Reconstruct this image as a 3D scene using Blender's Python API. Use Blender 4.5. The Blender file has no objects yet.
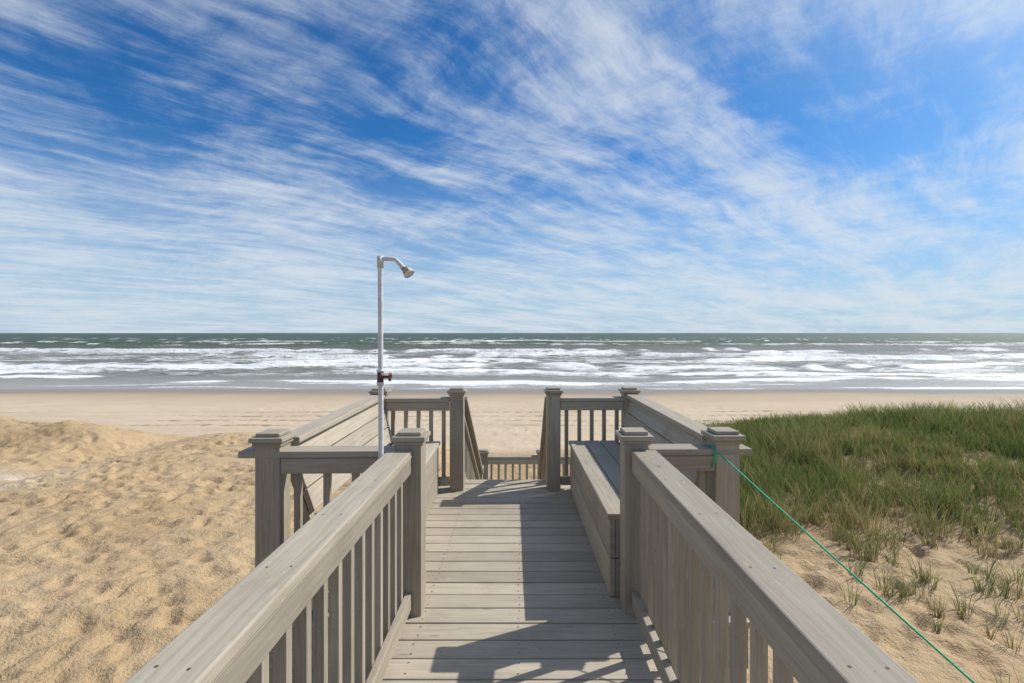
import bpy, math, numpy as np, random
from mathutils import Matrix, Vector
random.seed(4); rng=np.random.default_rng(7)
S=bpy.context.scene; COL=S.collection
S.view_settings.view_transform='Standard'; S.view_settings.look='None'; S.view_settings.exposure=0
HC=1.62; F=483.6
# ---------------- noise helpers
_tab=rng.random((256,256))
def vn(x,y):
    xi=np.floor(x).astype(int); yi=np.floor(y).astype(int)
    fx=x-xi; fy=y-yi; fx=fx*fx*(3-2*fx); fy=fy*fy*(3-2*fy)
    a=_tab[xi&255,yi&255]; b=_tab[(xi+1)&255,yi&255]; c=_tab[xi&255,(yi+1)&255]; d=_tab[(xi+1)&255,(yi+1)&255]
    return (a*(1-fx)+b*fx)*(1-fy)+(c*(1-fx)+d*fx)*fy
def fbm(x,y,o=4):
    s=0;a=.5;t=0
    for i in range(o):
        s=s+a*vn(x+i*17.3,y+i*31.7); t+=a; a*=.5; x=x*2.03+y*.3; y=y*2.03-x*.1
    return s/t
def ss(x,a,b):
    t=np.clip((x-a)/(b-a),0,1); return t*t*(3-2*t)
# ---------------- node helpers
class N:
    def __init__(s,tree): s.t=tree
    def n(s,ty,ins=None,**kw):
        nd=s.t.nodes.new(ty)
        for k,v in kw.items(): setattr(nd,k,v)
        if ins:
            for k,v in ins.items():
                sock=nd.inputs[k]
                if isinstance(v,bpy.types.NodeSocket): s.t.links.new(v,sock)
                else: sock.default_value=v
        return nd
    def m(s,op,a,b=0.0,c=None):
        d={0:a,1:b}
        if c is not None: d[2]=c
        return s.n('ShaderNodeMath',d,operation=op).outputs[0]
    def mix(s,f,a,b,bt='MIX'):
        nd=s.t.nodes.new('ShaderNodeMix'); nd.data_type='RGBA'; nd.blend_type=bt
        for i,v in ((0,f),(6,a),(7,b)):
            if isinstance(v,bpy.types.NodeSocket): s.t.links.new(v,nd.inputs[i])
            else: nd.inputs[i].default_value=v if i==0 else (*v,1)[:4]
        return nd.outputs[2]
    def noise(s,v,sc,det=4,r=.5,dist=0):
        return s.n('ShaderNodeTexNoise',{'Vector':v,'Scale':sc,'Detail':det,'Roughness':r,'Distortion':dist}).outputs[0]
    def sm(s,x,a,b):
        return s.n('ShaderNodeMapRange',{'Value':x,'From Min':a,'From Max':b},interpolation_type='SMOOTHSTEP').outputs[0]
    def scale(s,v,sc):
        return s.n('ShaderNodeVectorMath',{0:v,1:sc},operation='MULTIPLY').outputs[0]
def mat(name):
    m=bpy.data.materials.new(name); m.use_nodes=True
    b=m.node_tree.nodes['Principled BSDF']; return m,N(m.node_tree),b
def L(m,a,b): m.node_tree.links.new(a,b)

# ---------------- materials
def wood_mat(name,col,worn=1.0):
    m,g,b=mat(name)
    uv=g.n('ShaderNodeUVMap',uv_map='UVMap').outputs[0]
    at=g.n('ShaderNodeAttribute',attribute_name='tint').outputs['Fac']
    pos=g.n('ShaderNodeNewGeometry').outputs['Position']
    wv=g.n('ShaderNodeVectorMath',{0:g.scale(uv,(1.0,26,1)),1:g.scale(g.n('ShaderNodeTexNoise',{'Vector':uv,'Scale':2.5,'Detail':2}).outputs[1],(0,1.3,0))},operation='ADD').outputs[0]
    grain=g.noise(wv,2.2,5,.6,.3)
    fine=g.noise(g.scale(uv,(3,120,1)),2.0,3,.6)
    blot=g.noise(pos,3.0,4,.6)
    big=g.noise(g.scale(uv,(1.2,6,1)),1.5,3,.55)
    sc=g.noise(pos,38,3,.6)
    c1=tuple(x*.84 for x in col); c2=tuple(min(1,x*1.11) for x in col)
    c=g.mix(g.sm(grain,.3,.7),c1,c2)
    c=g.mix(g.m('MULTIPLY',g.sm(fine,.60,.80),.34),c,tuple(x*.48 for x in col))
    c=g.mix(g.m('MULTIPLY',g.sm(blot,.45,.75),.38*worn),c,(col[0]*.60,col[1]*.57,col[2]*.52))
    c=g.mix(g.m('MULTIPLY',g.sm(big,.5,.75),.3*worn),c,(col[0]*1.25,col[1]*1.24,col[2]*1.22))
    c=g.mix(g.m('MULTIPLY',g.sm(sc,.66,.76),.5),c,tuple(x*.42 for x in col))
    c=g.mix(g.m('MULTIPLY',g.m('MULTIPLY',g.sm(g.noise(g.scale(uv,(5,22,1)),2.0,4,.7),.60,.68),g.sm(blot,.46,.58)),.55),c,(col[0]*1.5,col[1]*1.45,col[2]*1.35))
    vo=g.n('ShaderNodeTexVoronoi',{'Vector':g.scale(uv,(2.2,9,1)),'Scale':1.0})
    c=g.mix(g.m('MULTIPLY',g.m('SUBTRACT',1.0,g.sm(vo.outputs['Distance'],.03,.11)),.6),c,tuple(x*.38 for x in col))
    t=g.m('MULTIPLY_ADD',at,.34,.84)
    hs=g.n('ShaderNodeHueSaturation',{'Value':t,'Color':c}).outputs[0]
    L(m,hs,b.inputs['Base Color']); b.inputs['Roughness'].default_value=.62
    b.inputs['Specular IOR Level'].default_value=.25
    h=g.m('ADD',g.m('MULTIPLY',grain,.6),g.m('MULTIPLY',fine,.5))
    bp=g.n('ShaderNodeBump',{'Height':h,'Strength':.4,'Distance':.004}).outputs[0]
    L(m,bp,b.inputs['Normal'])
    return m
M_DECK=wood_mat('deck_stain',(.400,.348,.272))
M_RAIL=wood_mat('rail_stain',(.352,.306,.238),.8)
def flat_mat(name,col,rough=.5,metal=0,var=.2,sc=20):
    m,g,b=mat(name)
    pos=g.n('ShaderNodeNewGeometry').outputs['Position']
    nz=g.noise(pos,sc,4,.6)
    c=g.mix(g.sm(nz,.35,.7),tuple(x*(1-var) for x in col),col)
    L(m,c,b.inputs['Base Color']); b.inputs['Roughness'].default_value=rough; b.inputs['Metallic'].default_value=metal
    return m
M_NAIL=flat_mat('nail_steel',(.07,.06,.05),.6)
M_PIPE=flat_mat('pvc_pipe',(.66,.67,.67),.4,0,.2,30)
M_BRASS=flat_mat('shower_brass',(.50,.38,.22),.4,.6,.4,60)
M_RED=flat_mat('valve_red',(.13,.035,.03),.5,0,.4,60)
M_ROPE=flat_mat('rope_green',(.02,.50,.25),.6,0,.25,90)

# ---------------- box builder
class Boxes:
    def __init__(s): s.v=[];s.f=[];s.uv=[];s.t=[]
    def box(s,lo,hi,M=None,tint=None):
        c=[(lo[i]+hi[i])/2 for i in range(3)]; d=[hi[i]-lo[i] for i in range(3)]
        s.obox(Matrix.Translation(c),d,M,tint)
    def obox(s,T,d,M=None,tint=None):
        if M is not None: T=M@T
        ax=max(range(3),key=lambda i:d[i]); o=[i for i in range(3) if i!=ax]
        ru=random.random()*50; rv=random.random()*50; tt=random.random() if tint is None else tint
        b=len(s.v); P=[]
        for x in(-.5,.5):
            for y in(-.5,.5):
                for z in(-.5,.5):
                    p=(x*d[0],y*d[1],z*d[2]); P.append(p); s.v.append(tuple(T@Vector(p)))
        for fi,f in enumerate([(0,1,3,2),(4,6,7,5),(0,4,5,1),(2,3,7,6),(0,2,6,4),(1,5,7,3)]):
            s.f.append([b+i for i in f])
            n=fi//2
            for i in f:
                p=P[i]
                if n==ax: s.uv.append((p[o[0]]*.3+ru,p[o[1]]+rv))
                else:
                    q=[k for k in o if k!=n][0]
                    s.uv.append((p[ax]+ru,p[q]+rv+n*.37))
            s.t.append(tt)
    def beam(s,p0,p1,w,h,M=None,up=(0,0,1)):
        p0=Vector(p0);p1=Vector(p1); y=(p1-p0); l=y.length; y.normalize()
        x=y.cross(Vector(up)).normalized(); z=x.cross(y)
        R=Matrix((x,y,z)).transposed().to_4x4()
        s.obox(Matrix.Translation((p0+p1)/2)@R,(w,l,h),M)
    def make(s,name,m,parent=None,bev=.004):
        me=bpy.data.meshes.new(name); me.from_pydata(s.v,[],s.f)
        u=me.uv_layers.new(name='UVMap'); u.data.foreach_set('uv',np.array(s.uv,dtype=np.float32).ravel())
        a=me.attributes.new('tint','FLOAT','FACE'); a.data.foreach_set('value',s.t)
        me.materials.append(m); ob=bpy.data.objects.new(name,me); COL.objects.link(ob)
        if bev:
            md=ob.modifiers.new('bevel','BEVEL'); md.width=bev; md.segments=2; md.limit_method='ANGLE'
        if parent: ob.parent=parent
        return ob
def empty(name):
    e=bpy.data.objects.new(name,None); COL.objects.link(e); e.empty_display_size=.2; return e

RM=Matrix.Translation((0,2.8,0))@Matrix.Rotation(math.radians(1.2),4,'Z')@Matrix.Translation((0,-2.8,0))
def post(B,x,y,z0,ztop=1.0,w=.14,M=None):
    B.box((x-w/2,y-w/2,z0),(x+w/2,y+w/2,ztop),M)
def cap(B,x,y,z,M=None,w=.19):
    B.box((x-w*.43,y-w*.43,z-.022),(x+w*.43,y+w*.43,z+.002),M,.2)
    B.box((x-w/2,y-w/2,z+.002),(x+w/2,y+w/2,z+.030),M,.3)
    B.box((x-w*.36,y-w*.36,z+.030),(x+w*.36,y+w*.36,z+.052),M,.3)

# ================= DECK (walkway + platform)
bw=empty('wooden_boardwalk'); vp=empty('viewing_platform')
Y0=2.408; P=.147
B=Boxes(); k=-32
while Y0+P*k<2.70-.01:
    y=Y0+P*k; j=random.uniform(-.008,.008)
    B.box((-.74+j,y+.004,-.034+random.uniform(-.0012,.0012)),(.74+j,y+P-.004,0+random.uniform(-.0015,.0015)),None); k+=1
B.make('deck_boards',M_DECK,bw,.005)
yb=Y0+P*2
B=Boxes()
for i in range(18):
    y=yb+P*i; j=random.uniform(-.006,.006)
    dz=random.uniform(-.0015,.0015)
    B.box((-1.56+j,y+.004,-.034),(1.30+j,y+P-.004,dz),None)
B.make('platform_boards',M_DECK,vp,.005)
nv=[];nf=[]
for i in range(-12,20):
    y=Y0+P*i
    for x in (-.56,-.02,.50):
        for dy in (.035,.112):
            cx=x+random.uniform(-.006,.006); cy=y+dy+random.uniform(-.004,.004); b=len(nv)
            for q in range(6): nv.append((cx+.0045*math.cos(q*1.047),cy+.0045*math.sin(q*1.047),.0024))
            nf.append(list(range(b,b+6)))
for sx in (-1,1):
    yy=-1.9
    while yy<2.7:
        for ox in(-.04,.03):
            cx=sx*.695+ox+random.uniform(-.006,.006); cy=yy+random.uniform(-.01,.01); b=len(nv)
            for q in range(6): nv.append((cx+.004*math.cos(q*1.047),cy+.004*math.sin(q*1.047),.9508))
            nf.append(list(range(b,b+6)))
        yy+=.41
me=bpy.data.meshes.new('nail_heads'); me.from_pydata(nv,[],nf); me.materials.append(M_NAIL)
ob=bpy.data.objects.new('nail_heads',me); COL.objects.link(ob); ob.parent=bw
B=Boxes()
for x in(-.66,-.02,.62): B.box((x,-2.3,-.26),(x+.04,2.69,-.036))
B.make('joists',M_RAIL,bw)
B=Boxes()
for x in(-1.52,-1.0,-.4,.2,.8,1.22): B.box((x,2.76,-.26),(x+.04,5.28,-.036))
B.box((-1.53,5.285,-.262),(1.27,5.325,-.036)); B.box((-1.53,2.71,-.262),(1.27,2.75,-.036))
B.make('joists_platform',M_RAIL,vp)

# ================= RAILINGS
def railing(name,p0,p1,ztop=.95,inn=1,M=None,posts=(),ov=(0,0),zb=-2.2,gap=.132,capw=.142,zf=0):
    e=empty(name)
    p0=Vector((*p0,0));p1=Vector((*p1,0)); d=(p1-p0); l=d.length; d.normalize()
    T=Matrix.Translation(p0)@Matrix((( d.x,-d.y*1,0,0),(d.y,d.x,0,0),(0,0,1,0),(0,0,0,1)))
    if M is not None: T=M@T
    z=ztop
    B=Boxes(); B.box((-ov[0],-capw/2,z-.038),(l+ov[1],capw/2,z),T); B.make('cap_board',M_RAIL,e,.006)
    B=Boxes()
    y0=inn*.030; a,b=sorted((y0,inn*.066))
    B.box((.002,a,z-.128),(l-.002,b,z-.040),T)
    B.box((.002,a,zf+.05),(l-.002,b,zf+.138),T)
    B.make('rails',M_RAIL,e)
    B=Boxes(); n=max(1,int(round(l/gap))); 
    a,b=sorted((y0-inn*.039,y0-inn*.001))
    for i in range(n):
        x=(i+.5)*l/n+random.uniform(-.003,.003)
        B.box((x-.019,a,zf+.045),(x+.019,b,z-.039),T)
    B.make('balusters',M_RAIL,e)
    if posts:
        B=Boxes()
        for (x,y,zt,c) in posts:
            post(B,x,y,zb,zt,M=M)
            if c: cap(B,x,y,zt,M)
        B.make('posts',M_RAIL,e,.006)
    return e
railing('wooden_railing',(-.695,-2.2),(-.695,2.755),inn=-1,posts=[(-.646,2.83,1.0,1),(-.70,.15,.91,0),(-.70,-2.0,.91,0)])
railing('wooden_railing',(.695,-2.2),(.695,2.775),inn=1,posts=[(.660,2.85,1.0,1),(.70,.15,.91,0),(.70,-2.0,.91,0)])
railing('wooden_railing',(-.72,2.83),(-1.37,2.83),inn=1,M=RM,posts=[(-1.44,2.83,1.0,1)],ov=(0,.235),gap=.16)
railing('wooden_railing',(.735,2.84),(1.12,2.84),inn=-1,M=RM,posts=[(1.19,2.84,1.0,1)],ov=(0,.215),gap=.13)
railing('wooden_railing',(-.70,5.04),(-1.35,5.04),inn=1,M=RM,posts=[(-.626,5.04,1.0,1),(-1.42,5.04,1.0,1)],gap=.13)
railing('wooden_railing',(.445,5.04),(1.10,5.04),inn=-1,M=RM,posts=[(.374,5.04,1.0,1),(1.17,5.04,1.0,1)],gap=.13)

# ================= BENCHES
def bench(s,xf,xb,xt,y0=2.95,y1=4.94):
    e=empty('wooden_bench')
    def bx(B,xa,xc,ya,yc,za,zc):
        a,b=sorted((s*xa,s*xc)); B.box((a,ya,za),(b,yc,zc),RM)
    B=Boxes()
    for za,zc in((.006,.235),(.243,.478)): bx(B,xf,xf+.036,y0,y1,za,zc)
    for yy in (y0,y1-.036):
        for za,zc in((.006,.234),(.244,.477)): bx(B,xf+.038,xb,yy+.001,yy+.035,za,zc)
    B.make('seat_box',M_DECK,e)
    B=Boxes(); n=3 if xb-xf<.5 else 4; w=(xb-xf+.02)/n
    for i in range(n): bx(B,xf-.02+i*w+.003,xf-.02+(i+1)*w-.003,y0-.015,y1+.01,.480,.518)
    B.make('seat',M_DECK,e,.006)
    B=Boxes()
    p=Vector((s*(xb+.03),0,.535)); q=Vector((s*xt,0,.945)); d=q-p; n=3
    for i in range(n):
        c=p+d*((i+.5)/n); h=d.length/n-.007
        ang=math.atan2(d.x,d.z)
        T=Matrix.Translation((c.x,(y0+y1)/2,c.z))@Matrix.Rotation(ang,4,'Y')
        B.obox(T,(.036,y1-y0-.02,h),RM)
    B.make('backrest',M_DECK,e,.005)
    B=Boxes(); bx(B,xt-.065,xt+.078,y0-.02+.03,y1-.005,.952,.990); B.make('back_cap',M_RAIL,e,.006)
    B=Boxes()
    for yy in (y0+.06,(y0+y1)/2,y1-.06):
        B.beam((p.x+s*.048-d.x*.35,yy,p.z-d.z*.35),(q.x+s*.048,yy,q.z-.01),.085,.038,RM,up=(s*1,0,0))
        bx(B,abs(p.x)+.0,abs(p.x)+.09,yy+.025,yy+.06,-.2,.50)
    B.make('back_braces',M_RAIL,e)
    return e
bench(-1,.805,1.24,1.41)
bench(1,.54,1.0,1.18)

# ================= STAIRS
st=empty('wooden_stairs')
B=Boxes(); sx0,sx1=-.64,.30; rise=.181; run=.272; ys=5.35
for i in range(1,8):
    y=ys+(i-1)*run; z=-rise*i
    B.box((sx0+.03,y,z-.036),(sx1-.03,y+.133,z)); B.box((sx0+.03,y+.139,z-.036),(sx1-.03,y+.275,z))
B.make('treads',M_DECK,st)
B=Boxes(); yl=ys+7*run; zl=-rise*8
for x in (sx0-.01,sx1-.03): B.beam((x+.02,ys-.02,-.16),(x+.02,yl+.05,zl-.10),.038,.26)
B.make('stringers',M_RAIL,st)
B=Boxes(); 
for i in range(8): B.box((sx0-.1,yl+.01+i*P,zl-.036),(sx1+1.2,yl+i*P+P-.004,zl))
B.make('landing_boards',M_DECK,st)
B=Boxes()
for x in(sx0-.05,sx1+1.1):
    for y in (yl+.1,yl+1.1): B.box((x,y,-3.4),(x+.1,y+.1,zl-.038))
B.make('landing_posts',M_RAIL,st)
ye=yl+1.15
railing('wooden_railing',(sx0+.05,ye),(sx1-.03,ye),ztop=zl+.93,inn=-1,zf=zl,posts=[(sx0-.02,ye,zl+.99,1)],zb=-3.3,gap=.12)
railing('wooden_railing',(sx1+.11,ye),(sx1+1.1,ye),ztop=zl+.93,inn=-1,zf=zl,posts=[(sx1+.04,ye,zl+.99,1)],zb=-3.3,gap=.12)
for x,s in((sx0-.01,-1),(sx1+.01,1)):
    e=empty('stair_handrail')
    a=Vector((x,5.12,.93)); b=Vector((x,yl+.05,zl+.95))
    B=Boxes(); B.beam(a,b,.14,.038); B.beam(a+Vector((0,0,-.07)),b+Vector((0,0,-.07)),.036,.088); B.beam(a+Vector((0,.1,-.80)),b+Vector((0,0,-.78)),.036,.088)
    for i in range(14):
        t=(i+.7)/15; c=a.lerp(b,t); B.box((x-.019+s*.04,c.y-.019,c.z-.85),(x+.019+s*.04,c.y+.019,c.z-.045))
    B.box((x-.05,yl+.055,-3),(x+.05,yl+.155,zl+1.0)); cap(B,x,yl+.105,zl+1.0,w=.14)
    B.make('handrail_boards',M_RAIL,e)

# ================= SHOWER
sh=empty('outdoor_shower')
def curve(name,pts,r,m,parent=None):
    cu=bpy.data.curves.new(name,'CURVE'); cu.dimensions='3D'; cu.bevel_depth=r; cu.bevel_resolution=4; cu.use_fill_caps=True
    sp=cu.splines.new('POLY'); sp.points.add(len(pts)-1)
    for i,p in enumerate(pts): sp.points[i].co=(*p,1)
    cu.materials.append(m); o=bpy.data.objects.new(name,cu); COL.objects.link(o)
    for s_ in cu.splines: s_.use_smooth=True
    if parent: o.parent=parent
    return o
def cone(name,p0,p1,r0,r1,m,parent,seg=20):
    p0=Vector(p0);p1=Vector(p1)
    bpy.ops.mesh.primitive_cone_add(vertices=seg,radius1=r0,radius2=r1,depth=(p1-p0).length,location=(p0+p1)/2)
    o=bpy.context.object; o.name=name; o.rotation_mode='QUATERNION'; o.rotation_quaternion=(p1-p0).to_track_quat('Z','Y')
    o.data.materials.append(m); o.data.polygons.foreach_set('use_smooth',[len(p.vertices)==4 for p in o.data.polygons]); o.parent=parent; return o
px,py=-.785,2.68; zt=2.032
pts=[(px,py,-1.7),(px,py,0.4),(px+.004,py,1.0),(px+.001,py,1.6),(px,py,zt-.03)]
for a in range(0,91,30):
    r=.008; pts.append((px+r-r*math.cos(math.radians(a)),py,zt-.008+r*math.sin(math.radians(a))))
curve('riser_pipe',pts,.0145,M_PIPE,sh)
curve('arm_pipe',[(px+.006,py,zt),(px+.06,py-.004,zt-.002),(px+.085,py-.008,zt-.006),(px+.103,py-.012,zt-.022),(px+.128,py-.02,zt-.048)],.0125,M_PIPE,sh)
cone('elbow_fitting',(px,py,zt-.05),(px,py,zt+.014),.0185,.0185,M_PIPE,sh)
cone('head_ball_joint',(px+.122,py-.019,zt-.044),(px+.136,py-.024,zt-.058),.014,.016,M_PIPE,sh)
cone('shower_head',(px+.134,py-.023,zt-.056),(px+.166,py-.036,zt-.086),.014,.030,M_BRASS,sh)
cone('head_rim',(px+.166,py-.036,zt-.086),(px+.171,py-.038,zt-.092),.032,.030,M_PIPE,sh)
zv=1.62-44*py/F
cone('valve_body',(px,py,zv-.030),(px,py,zv+.030),.0175,.0175,M_RED,sh)
cone('valve_collar',(px,py,zv-.045),(px,py,zv-.028),.020,.020,M_PIPE,sh)
cone('valve_collar_top',(px,py,zv+.028),(px,py,zv+.042),.020,.020,M_PIPE,sh)
cone('valve_stem',(px+.01,py,zv),(px+.05,py-.01,zv+.002),.009,.007,M_RED,sh)
bpy.ops.mesh.primitive_torus_add(major_radius=.019,minor_radius=.006,location=(px+.057,py-.011,zv+.002),rotation=(0,math.radians(90),0))
o=bpy.context.object; o.name='valve_handle'; o.data.materials.append(M_RED); o.parent=sh
for z in (.62,): cone('pipe_strap',(px,py,z-.02),(px,py,z+.02),.019,.019,M_BRASS,sh)

# ================= ROPE
a=Vector((1.105,2.80,.955)); b=Vector((1.72,1.8,.317)); d=b-a; pts=[]
for i in range(60):
    t=i/59*2.6; p=a+d*t; p.z-= .035*math.sin(min(t/2.6,1)*math.pi); pts.append(tuple(p))
rp=empty('green_rope'); curve('rope_line',pts,.0045,M_ROPE,rp)
lp=[]
for i in range(50):
    t=i/49*math.tau*2.4; lp.append((1.105+.010*math.sin(i*.3),2.857+.080*math.cos(t)*1.03,.888+.068*math.sin(t)))
curve('rope_hitch',lp,.0045,M_ROPE,rp)

# ================= TERRAIN
def h(x,y,fine=True):
    wob=(fbm(x/9+3,y*0+5.5,3)-.5)*4
    yy=y+wob
    z=-1.5-1.65*ss(yy,13.5,21.5)
    z=z-np.clip(y-21,0,None)*.026
    z=np.where(y>47,z-(y-47)*.02,z)
    dune=1-ss(yy,15,21)
    L_=ss(-x,3,8)
    z=z+.10*L_*np.exp(-((yy-14.5)/3)**2)*dune
    hum=np.exp(-(np.abs(x+16.2)/3.8)**4-((y-14.4)/1.7)**2)
    z=z+.46*hum*(.65+.7*fbm(x/.9,y/.8,3))
    z=z-.32*np.exp(-((x+11.2)/.9)**2-((y-14)/3)**2)
    R=ss(x,3.0,8.5)
    z=z+.42*R*np.exp(-((yy-13.5)/4.5)**2)
    z=z+.22*ss(x,10,16)*dune*ss(y,6,12)
    z=z-.42*np.exp(-((x+.2)/2.6)**4)*ss(y,4.5,7.5)*dune
    z=z+dune*ss(np.abs(x),18,40)*(fbm(x/14,y/9,3)-.35)*1.4
    z=z+dune*(fbm(x/4.5+9,y/3.5,4)-.5)*.30*(1+.4*ss(np.abs(x),2,6))
    if fine:
        m=dune
        f=fbm(x/.36+4,y/.30+8,3)
        z=z+m*(-.055*ss(f,.48,.70))+m*.034*(fbm(x/.16,y/.14,2)-.5)
        z=z+(1-dune)*(fbm(x/2.5,y/.9,3)-.5)*.03*(1-ss(y,34,40))
        z=z-(1-ss(y,33,37))*(1-dune)*.03*ss(fbm(x/.5+40,y/.4,2),.55,.7)
    return z
def geo(a,b,n): return np.geomspace(a,b,n)
def sheet(name,X,Y,Z,m,attrs={}):
    nr,nc=X.shape
    co=np.stack([X,Y,Z],-1).reshape(-1,3).astype(np.float32)
    i=np.arange(nr*nc).reshape(nr,nc)
    q=np.stack([i[:-1,:-1],i[:-1,1:],i[1:,1:],i[1:,:-1]],-1).reshape(-1,4)
    me=bpy.data.meshes.new(name); me.vertices.add(len(co)); me.vertices.foreach_set('co',co.ravel())
    me.loops.add(q.size); me.loops.foreach_set('vertex_index',q.ravel().astype(np.int32))
    me.polygons.add(len(q)); me.polygons.foreach_set('loop_start',np.arange(0,q.size,4,dtype=np.int32)); me.polygons.foreach_set('loop_total',np.full(len(q),4,dtype=np.int32))
    me.polygons.foreach_set('use_smooth',np.ones(len(q),dtype=bool))
    for k,v in attrs.items():
        a=me.attributes.new(k,'FLOAT','POINT'); a.data.foreach_set('value',v.ravel().astype(np.float32))
    me.update(calc_edges=True); me.validate(); me.materials.append(m)
    o=bpy.data.objects.new(name,me); COL.objects.link(o); return o

m_s,g,b=mat('beach_sand')
pos=g.n('ShaderNodeNewGeometry').outputs['Position']
sep=g.n('ShaderNodeSeparateXYZ',{0:pos})
litter=g.n('ShaderNodeAttribute',attribute_name='litter').outputs['Fac']
pale=g.n('ShaderNodeAttribute',attribute_name='pale').outputs['Fac']
nA=g.noise(pos,.45,5,.6); nB=g.noise(pos,6,5,.65); nC=g.noise(pos,160,2,.6); nD=g.noise(g.scale(pos,(.5,.6,1)),.5,4,.6)
c=g.mix(g.sm(nA,.3,.7),(.425,.295,.160),(.50,.365,.215))
c=g.mix(g.m('MULTIPLY',g.sm(nB,.45,.8),.40),c,(.33,.225,.12))
c=g.mix(g.m('MULTIPLY',g.sm(nC,.50,.70),.60),c,(.18,.12,.07))
c=g.mix(g.m('MULTIPLY',g.sm(nC,.46,.30),.35),c,(.70,.57,.40))
c=g.mix(g.m('MULTIPLY',pale,.8),c,(.56,.51,.43))
lf=g.m('MULTIPLY',litter,g.m('MULTIPLY_ADD',g.sm(g.noise(pos,2.2,4,.65),.35,.65),.75,.2))
c=g.mix(lf,c,(.22,.155,.08))
beach=g.sm(sep.outputs[1],15,21)
c=g.mix(beach,c,g.mix(g.sm(nD,.3,.7),(.49,.385,.27),(.54,.435,.315)))
ew=g.m('ADD',sep.outputs[1],g.m('MULTIPLY',g.noise(g.scale(pos,(.06,.06,1)),1.0,3),7.0))
damp=g.sm(ew,37,44); wet=g.sm(ew,43.0,48.0)
c=g.mix(g.m('MULTIPLY',damp,.55),c,(.35,.26,.17))
c=g.mix(g.m('MULTIPLY',wet,.85),c,(.22,.17,.125))
wig=g.m('MULTIPLY_ADD',g.noise(g.scale(pos,(.035,0,0)),1.0,3),7.0,-3.5)
tr=None
for yc,k in ((29.0,1.0),(30.7,1.0),(27.3,-.5),(25.7,-.5)):
    dd=g.m('ABSOLUTE',g.m('SUBTRACT',g.m('ADD',sep.outputs[1],g.m('MULTIPLY',wig,k)),yc))
    t_=g.m('SUBTRACT',1.0,g.sm(dd,.10,.30)); tr=t_ if tr is None else g.m('MAXIMUM',tr,t_)
tread=g.m('MULTIPLY',g.sm(g.noise(g.scale(pos,(1.6,.5,1)),1.5,4),.35,.6),g.m('MULTIPLY_ADD',g.sm(g.noise(pos,.12,2),.4,.6),.8,.2))
c=g.mix(g.m('MULTIPLY',g.m('MULTIPLY',tr,tread),.85),c,(.22,.15,.09))
L(m_s,c,b.inputs['Base Color'])
L(m_s,g.m('MULTIPLY_ADD',wet,-.55,.92),b.inputs['Roughness']); b.inputs['Specular IOR Level'].default_value=.25
hh=g.m('ADD',g.m('MULTIPLY',g.noise(pos,9,4,.6),.5),g.m('MULTIPLY',g.noise(pos,45,3,.6),.18))
hh=g.m('SUBTRACT',hh,g.m('MULTIPLY',g.m('MULTIPLY',tr,tread),.3))
st_=g.m('SUBTRACT',.9,g.m('MAXIMUM',g.m('MULTIPLY',damp,.82),g.m('MULTIPLY',beach,.45)))
L(m_s,g.n('ShaderNodeBump',{'Height':hh,'Strength':st_,'Distance':.10}).outputs[0],b.inputs['Normal'])

xr=np.concatenate([np.arange(0,18,.055),np.arange(18,45,.3),geo(45.5,30000,60)]); xs=np.concatenate([-xr[:0:-1],xr])
yr=np.concatenate([-geo(20000,2,40),np.arange(-1.5,3,.25),np.arange(3,17,.045),np.arange(17,52,.16),geo(52.3,160,20)])
X,Y=np.meshgrid(xs,yr)
def gden(x,y):
    nz=fbm(x/2.2+2,y/1.8+6,4); nz2=fbm(x/.8+12,y/.7+1,3)
    bound=2.7+.08*np.clip(y-5,0,20)+.14*np.clip(y-9,0,20)+(vn(y/1.7,y*0+3)-.5)*1.0
    d=ss(x,bound,bound+1.0)*(.34+.66*ss(y+(nz-.5)*5,5.0,9.5))
    return d*(1-ss(y,18,20)),nz2
GD,_=gden(X,Y)
hum=np.exp(-(np.abs(X+15.8)/4.2)**4-((Y-13.4)/1.1)**2)*ss(fbm(X/1.3,Y/.6,3),.35,.6)
LT=np.maximum(GD*ss(Y,4,8)*.95,hum*.95)
PL=np.exp(-(np.abs(X+12.0)/1.9)**4-(np.abs(Y-10.0)/1.1)**4)*ss(fbm(X/.9+3,Y/.7,3),.32,.5)
ZG=h(X,Y)
FP=[]
for (x0,y0_,dx,dy,n) in [(-3,3.6,-.45,.55,22),(-9,3.8,.25,.60,18),(-12,8,.62,.22,22),(-6,5,-.62,.12,20),(-2.5,9.5,-.60,.20,24),(4.2,3.4,.15,.55,12),(-4,12.5,-.6,-.25,22)]:
    th=math.atan2(dy,dx); x_,y_=x0,y0_
    for i in range(n):
        th+=random.uniform(-.12,.12); x_+=.62*math.cos(th); y_+=.62*math.sin(th); sgn=1 if i%2 else -1
        FP.append((x_-sgn*.13*math.sin(th),y_+sgn*.13*math.cos(th),th))
for i in range(750): 
    xx=random.uniform(-17,-2) if random.random()<.75 else random.uniform(2.2,9)
    FP.append((xx,random.uniform(3.2,14),random.uniform(0,6.28)))
for (fx,fy,th) in FP:
    i0,i1=np.searchsorted(xs,[fx-.45,fx+.45]); j0,j1=np.searchsorted(yr,[fy-.45,fy+.45])
    xx=X[j0:j1,i0:i1]-fx; yy=Y[j0:j1,i0:i1]-fy
    a_=xx*math.cos(th)+yy*math.sin(th); c_=-xx*math.sin(th)+yy*math.cos(th)
    r2=(a_/.17)**2+(c_/.085)**2
    ZG[j0:j1,i0:i1]+=-.050*np.exp(-r2**1.3)+.018*np.exp(-((np.sqrt(r2)-1.55)/.4)**2)
sheet('sand_beach_ground',X,Y,ZG,m_s,{'litter':LT,'pale':PL})

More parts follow.
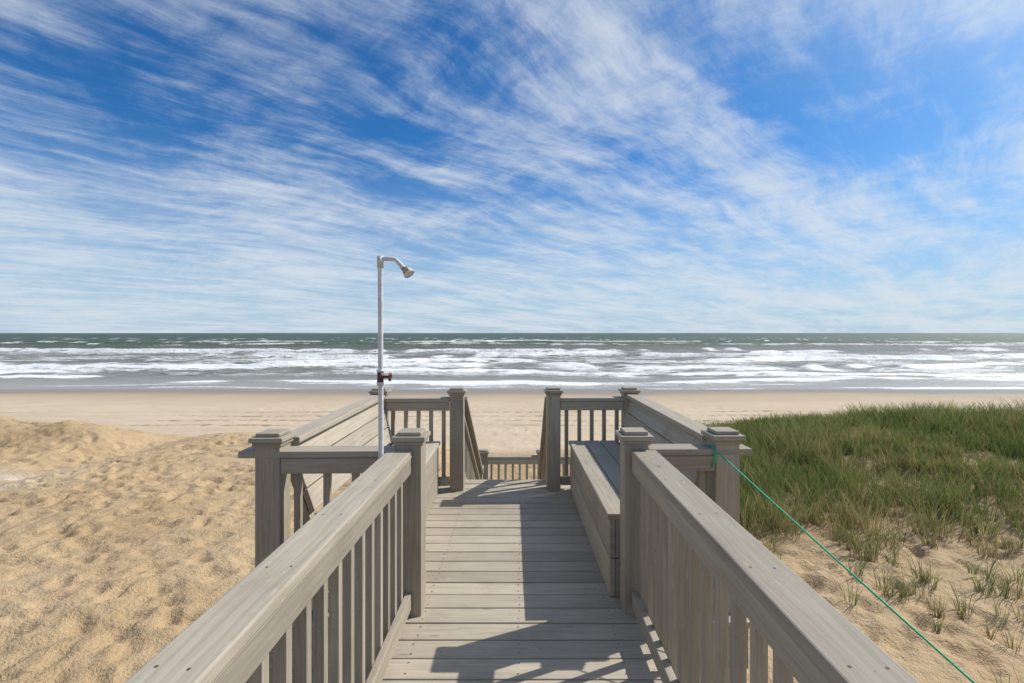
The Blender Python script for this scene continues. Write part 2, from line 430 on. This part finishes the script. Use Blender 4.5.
# ================= SEA
SL=-3.82
yr=np.concatenate([np.arange(41,125,.33),np.arange(125,330,.9),geo(332,40000,70)])
t=np.linspace(-1,1,760); t=t*(.45+.55*t*t)
T,Y=np.meshgrid(t,yr); X=T*(190+2.2*Y)
Z=np.zeros_like(X); FO=np.zeros_like(X)
br=[(51.5,.08,2.0),(57,.16,3),(66,.30,5),(76,.45,7),(90,.6,9),(108,.7,11),(124,.75,12),(150,.95,14),(185,1.05,10),(225,1.0,6),(280,.9,5)]
Yw=Y+(fbm(X/45,Y/30,3)-.5)*26*ss(Y,50,90)+(fbm(X/11+9,Y/9,3)-.5)*6*ss(Y,50,70)
for k,(yk,A,wf) in enumerate(br):
    yc=yk+(vn(X/(28+k*5)+k*7.7,Y*0+k)-.5)*yk*.16+(vn(X/7+k*3.1,Y*0+k+9)-.5)*1.6
    lo=.38 if k<5 else (.46 if k<8 else .58)
    am=ss(vn(X/(15+k*3)+k*11.3,Y*0+3.3*k)+.35*(vn(X/4.5+k*5,Y*0+k)-.5),lo-.14,lo+.2)
    d=Yw-yc
    sh_=np.where(d<0,np.exp(-(d/(.5+.006*yk))**2),np.exp(-(d/(1.5+.02*yk))**2))
    Z+=A*(am if k<8 else .6+.4*am)*sh_
    lip=np.exp(-((d+.3)/(.4+.006*yk))**2)*am
    n1=fbm(X/2.6+k,Y/1.3+k*5,4); n2=fbm(X/12+k*3,Y/6,3)
    trail=np.where(d<0,np.exp(d/wf),np.exp(-d/(wf*.45)))*(.25+.9*am)*ss(n1*.6+n2*.6,.42,.70)
    FO=np.maximum(FO,np.maximum(lip*(1.3 if k<8 else .9),trail*(1.1 if k<8 else .25)))
field=ss(Y,55,68)*(1-ss(Y,120,185))*ss(fbm(X/16+30,Y/7+3,4)*.7+fbm(X/3,Y/1.6,3)*.35,.43,.61)
FO=np.maximum(FO,field*.62)
sw=ss(Y,90,200)
Z+=sw*.22*(fbm(X/14+5,Y/5,3)-.5)*2+ss(Y,52,70)*.20*(fbm(X/2.5,Y/1.3,3)-.5)*2
Z+=sw*.3*np.sin((Y+14*vn(X/60,Y/60))/9.5)*vn(X/70,Y/40)
wc=ss(fbm(X/9+70,Y/5+20,4),.69,.73)*ss(Y,180,240)*(1-ss(Y,330,800))
FO=np.maximum(FO,wc)
edge=47.0+ (vn(X/16,Y*0+77)-.5)*3
FO=np.maximum(FO,.8*np.exp(-((Y-edge-.7)/.45)**2)*ss(vn(X/5+4,Y*0+3),.1,.5)); FO=np.maximum(FO,.65*np.exp(-((Y-edge-4)/.6)**2)*ss(vn(X/9+4,Y*0+8),.3,.6))
Z*= ss(Y,47,56)*.9+.1
Z=np.where(Y>1500,0,Z)
m_w,g,b=mat('sea_water')
pos=g.n('ShaderNodeNewGeometry').outputs['Position']; sep=g.n('ShaderNodeSeparateXYZ',{0:pos})
fo=g.n('ShaderNodeAttribute',attribute_name='foam').outputs['Fac']
n1=g.noise(g.scale(pos,(.8,1.8,1)),1.2,7,.72,.8); n2=g.noise(g.scale(pos,(.25,.8,1)),1.0,4,.6)
far=g.sm(sep.outputs[1],90,300)
n3=g.noise(g.scale(pos,(.010,.05,0)),1.0,4,.6)
deep=g.mix(g.sm(n3,.35,.65),(.038,.070,.052),(.085,.118,.085))
c=g.mix(far,g.mix(g.sm(n2,.3,.7),(.125,.128,.085),(.215,.195,.14)),deep)
sha=g.m('SUBTRACT',1.0,g.sm(sep.outputs[1],47,64))
c=g.mix(g.m('MULTIPLY',sha,.75),c,(.37,.335,.28))
ff=g.m('ADD',fo,g.m('MULTIPLY_ADD',n1,1.9,-1.05))
ff=g.sm(ff,.08,.75); ff=g.m('MULTIPLY',ff,g.sm(fo,.03,.3))
c=g.mix(ff,c,(.82,.82,.80))
L(m_w,c,b.inputs['Base Color'])
L(m_w,g.m('MULTIPLY_ADD',ff,.35,g.m('MULTIPLY_ADD',far,.35,.28)),b.inputs['Roughness']); b.inputs['IOR'].default_value=1.33
b.inputs['Specular IOR Level'].default_value=.7
hh=g.m('ADD',g.noise(g.scale(pos,(.9,1.2,1)),1.0,6,.65),g.m('MULTIPLY',ff,.3))
bd_=g.m('MULTIPLY_ADD',g.sm(sep.outputs[1],60,160),.9,.3)
L(m_w,g.n('ShaderNodeBump',{'Height':hh,'Strength':g.m('SUBTRACT',1.0,g.m('MULTIPLY',g.sm(sep.outputs[1],250,1500),.4)),'Distance':bd_}).outputs[0],b.inputs['Normal'])
sheet('sea',X,Y,SL+Z,m_w,{'foam':FO})

# ================= GRASS
def grass(name,cx,cy,nb,ht,spread,col,m,lean=.5):
    idx=np.repeat(np.arange(len(cx)),nb); n=len(idx)
    a=rng.random(n)*math.tau; r=spread[idx]*np.sqrt(rng.random(n))
    bx=cx[idx]+r*np.cos(a); by=cy[idx]+r*np.sin(a)
    bz=h(bx,by,False)-.05
    H=ht[idx]*(.45+.75*rng.random(n)); la=a+rng.normal(0,.7,n); le=H*(lean*(.25+.9*rng.random(n)))
    lx=le*np.cos(la)-.16*H; ly=le*np.sin(la)-.1*H
    w=.0022+.0026*rng.random(n); w=w*(1+.09*np.clip(by-5,0,20))
    fa=rng.random(n)*math.pi; dx=np.cos(fa)*w; dy=np.sin(fa)*w
    V=[]
    for s_,ws in((0,1),(.4,.9),(.75,.6)):
        X_=bx+lx*s_**1.8; Y_=by+ly*s_**1.8; Z_=bz+H*(s_-.18*s_*s_*lean)
        V.append(np.stack([X_-dx*ws,Y_-dy*ws,Z_],-1)); V.append(np.stack([X_+dx*ws,Y_+dy*ws,Z_],-1))
    V.append(np.stack([bx+lx,by+ly,bz+H*(1-.22*lean)],-1))
    V=np.stack(V,1).reshape(-1,3).astype(np.float32)
    base=(np.arange(n)*7)[:,None]
    q=np.concatenate([base+np.array([0,1,3]),base+np.array([0,3,2]),base+np.array([2,3,5]),base+np.array([2,5,4]),base+np.array([4,5,6])],1).reshape(-1)
    me=bpy.data.meshes.new(name); me.vertices.add(len(V)); me.vertices.foreach_set('co',V.ravel())
    me.loops.add(len(q)); me.loops.foreach_set('vertex_index',q.astype(np.int32))
    nt=len(q)//3; me.polygons.add(nt); me.polygons.foreach_set('loop_start',np.arange(0,len(q),3,dtype=np.int32)); me.polygons.foreach_set('loop_total',np.full(nt,3,dtype=np.int32))
    a1=me.attributes.new('dry','FLOAT','POINT'); cv=np.clip(col[idx]+rng.normal(0,.22,n),0,1); a1.data.foreach_set('value',np.repeat(cv,7).astype(np.float32))
    a2=me.attributes.new('tip','FLOAT','POINT'); a2.data.foreach_set('value',np.tile([0,0,.4,.4,.75,.75,1],n).astype(np.float32))
    me.update(calc_edges=True); me.materials.append(m); o=bpy.data.objects.new(name,me); COL.objects.link(o); return o
m_g,g,b=mat('dune_grass')
dr=g.n('ShaderNodeAttribute',attribute_name='dry').outputs['Fac']; tp=g.n('ShaderNodeAttribute',attribute_name='tip').outputs['Fac']
c=g.mix(g.sm(dr,.05,.5),(.105,.165,.04),(.23,.255,.075)); c=g.mix(g.sm(dr,.5,.9),c,(.42,.32,.16))
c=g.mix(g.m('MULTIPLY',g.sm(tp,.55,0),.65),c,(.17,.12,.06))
L(m_g,c,b.inputs['Base Color']); b.inputs['Roughness'].default_value=.5; b.inputs['Specular IOR Level'].default_value=.4
tb=g.n('ShaderNodeBsdfTranslucent',{'Color':c}).outputs[0]
mx=g.n('ShaderNodeMixShader',{0:.32,1:b.outputs[0],2:tb}); L(m_g,mx.outputs[0],m_g.node_tree.nodes['Material Output'].inputs[0])
N0=42000
x=rng.uniform(2.6,40,N0); y=rng.uniform(3.0,20,N0)
den,nz2=gden(x,y)
dn=ss(y,6,12)
den=den*((.16+.24*dn)+(.84-.24*dn)*ss(nz2,.42,.56))
keep=rng.random(N0)<den*.84
x=x[keep];y=y[keep]
near=np.clip((y-5)/8,0,1)
print('clumps',len(x))
big=fbm(x/2.4+50,y/2.0,3)
sz=(.5+.8*rng.random(len(x)))*(.7+.7*ss(big,.35,.65))
grass('dune_grass',x,y,20,(.34+.12*near)*sz+.05,(.07+.08*near)*sz,np.clip(.44-.10*near+rng.normal(0,.20,len(x))+(fbm(x/1.8,y/1.5,3)-.5)*1.1,0,1),m_g,.5)
x=np.concatenate([rng.uniform(-19,-13,14),np.array([-4.45,-4.5,-4.42])]); n=len(x)
y=np.concatenate([rng.uniform(12.8,13.8,14),np.array([4.55,4.6,4.5])])
grass('dry_beach_grass',x,y,6,np.full(n,.14)+.06*rng.random(n),np.full(n,.06),np.full(n,.95),m_g,.9)

# ================= CAMERA / LIGHT / WORLD
cam=bpy.data.cameras.new('camera'); co=bpy.data.objects.new('camera',cam); COL.objects.link(co); S.camera=co
cam.sensor_width=36; cam.lens=F/1024*36; co.location=(0,0,HC); co.rotation_euler=(math.radians(90),0,0)
cam.shift_x=-10/1024; cam.shift_y=-8.5/1024; cam.clip_start=.05; cam.clip_end=100000
sd=Vector((.98,.44,1)).normalized(); el=math.asin(sd.z); az=math.atan2(sd.x,sd.y)
sl=bpy.data.lights.new('sun','SUN'); sl.energy=5.0; sl.angle=math.radians(.5); sl.color=(1,.965,.89)
so=bpy.data.objects.new('sun',sl); COL.objects.link(so); so.rotation_mode='QUATERNION'; so.rotation_quaternion=sd.to_track_quat('Z','Y')
w=bpy.data.worlds.new('sky'); S.world=w; w.use_nodes=True; g=N(w.node_tree); bg=w.node_tree.nodes['Background']
sky=g.n('ShaderNodeTexSky',sky_type='NISHITA',sun_disc=False,sun_elevation=el,sun_rotation=az,altitude=0,air_density=1.0,dust_density=.6,ozone_density=1.6)
tc=g.n('ShaderNodeTexCoord').outputs['Generated']; sp=g.n('ShaderNodeSeparateXYZ',{0:tc})
zc=g.m('MAXIMUM',sp.outputs[2],0.0); zd=g.m('ADD',zc,.10)
u=g.m('DIVIDE',sp.outputs[0],zd); v=g.m('DIVIDE',sp.outputs[1],zd)
A=g.m('MULTIPLY',g.m('ADD',u,v),.7071); Bq=g.m('MULTIPLY',g.m('SUBTRACT',v,u),.7071)
uv=g.n('ShaderNodeCombineXYZ',{0:u,1:v}).outputs[0]
wn=g.n('ShaderNodeTexNoise',{'Vector':uv,'Scale':.6,'Detail':4}).outputs[1]
ab=g.n('ShaderNodeCombineXYZ',{0:A,1:Bq}).outputs[0]
wab=g.n('ShaderNodeVectorMath',{0:ab,1:g.scale(wn,(1.0,.6,0))},operation='ADD').outputs[0]
s1=g.noise(g.scale(wab,(.42,1.5,1)),1.3,10,.66,.0)
s2=g.noise(g.scale(wab,(1.2,3.6,1)),1.6,9,.70,.15)
bd=g.noise(uv,.85,4,.55)
rip=g.noise(g.scale(wab,(5.0,1.6,1)),1.8,6,.65,.2)
band=g.m('SUBTRACT',1.0,g.sm(g.m('ABSOLUTE',g.m('SUBTRACT',Bq,.80)),.02,.22))
f=g.m('ADD',g.m('MULTIPLY',s1,.68),g.m('MULTIPLY',s2,.46)); f=g.m('ADD',f,g.m('MULTIPLY',bd,.52)); f=g.m('ADD',f,g.m('MULTIPLY',rip,.20))
f=g.m('ADD',f,g.m('MULTIPLY',band,.09)); f=g.m('SUBTRACT',f,.035)
f=g.m('ADD',f,g.m('MULTIPLY',g.m('SUBTRACT',1.0,g.sm(sp.outputs[2],.05,.32)),.07))
cl=g.sm(f,.76,1.13); cl=g.m('MULTIPLY',cl,.80)
hz=g.m('SUBTRACT',1.0,g.sm(sp.outputs[2],-.04,.36)); 
skyc=g.mix(1.0,sky.outputs[0],(.24,.76,1.26),'MULTIPLY')
skyc=g.mix(g.m('MULTIPLY',hz,.84),skyc,(5.5,7.0,8.5))
out=g.mix(cl,skyc,(7.7,8.4,9.1))
dt=g.n('ShaderNodeVectorMath',{0:tc,1:tuple(sd)},operation='DOT_PRODUCT').outputs['Value']
gl=g.m('POWER',g.m('MAXIMUM',dt,0.0),12.0)
out=g.mix(g.m('MULTIPLY',gl,.6),out,(11.5,12,12.3))
g.t.links.new(out,bg.inputs[0]); bg.inputs[1].default_value=.092
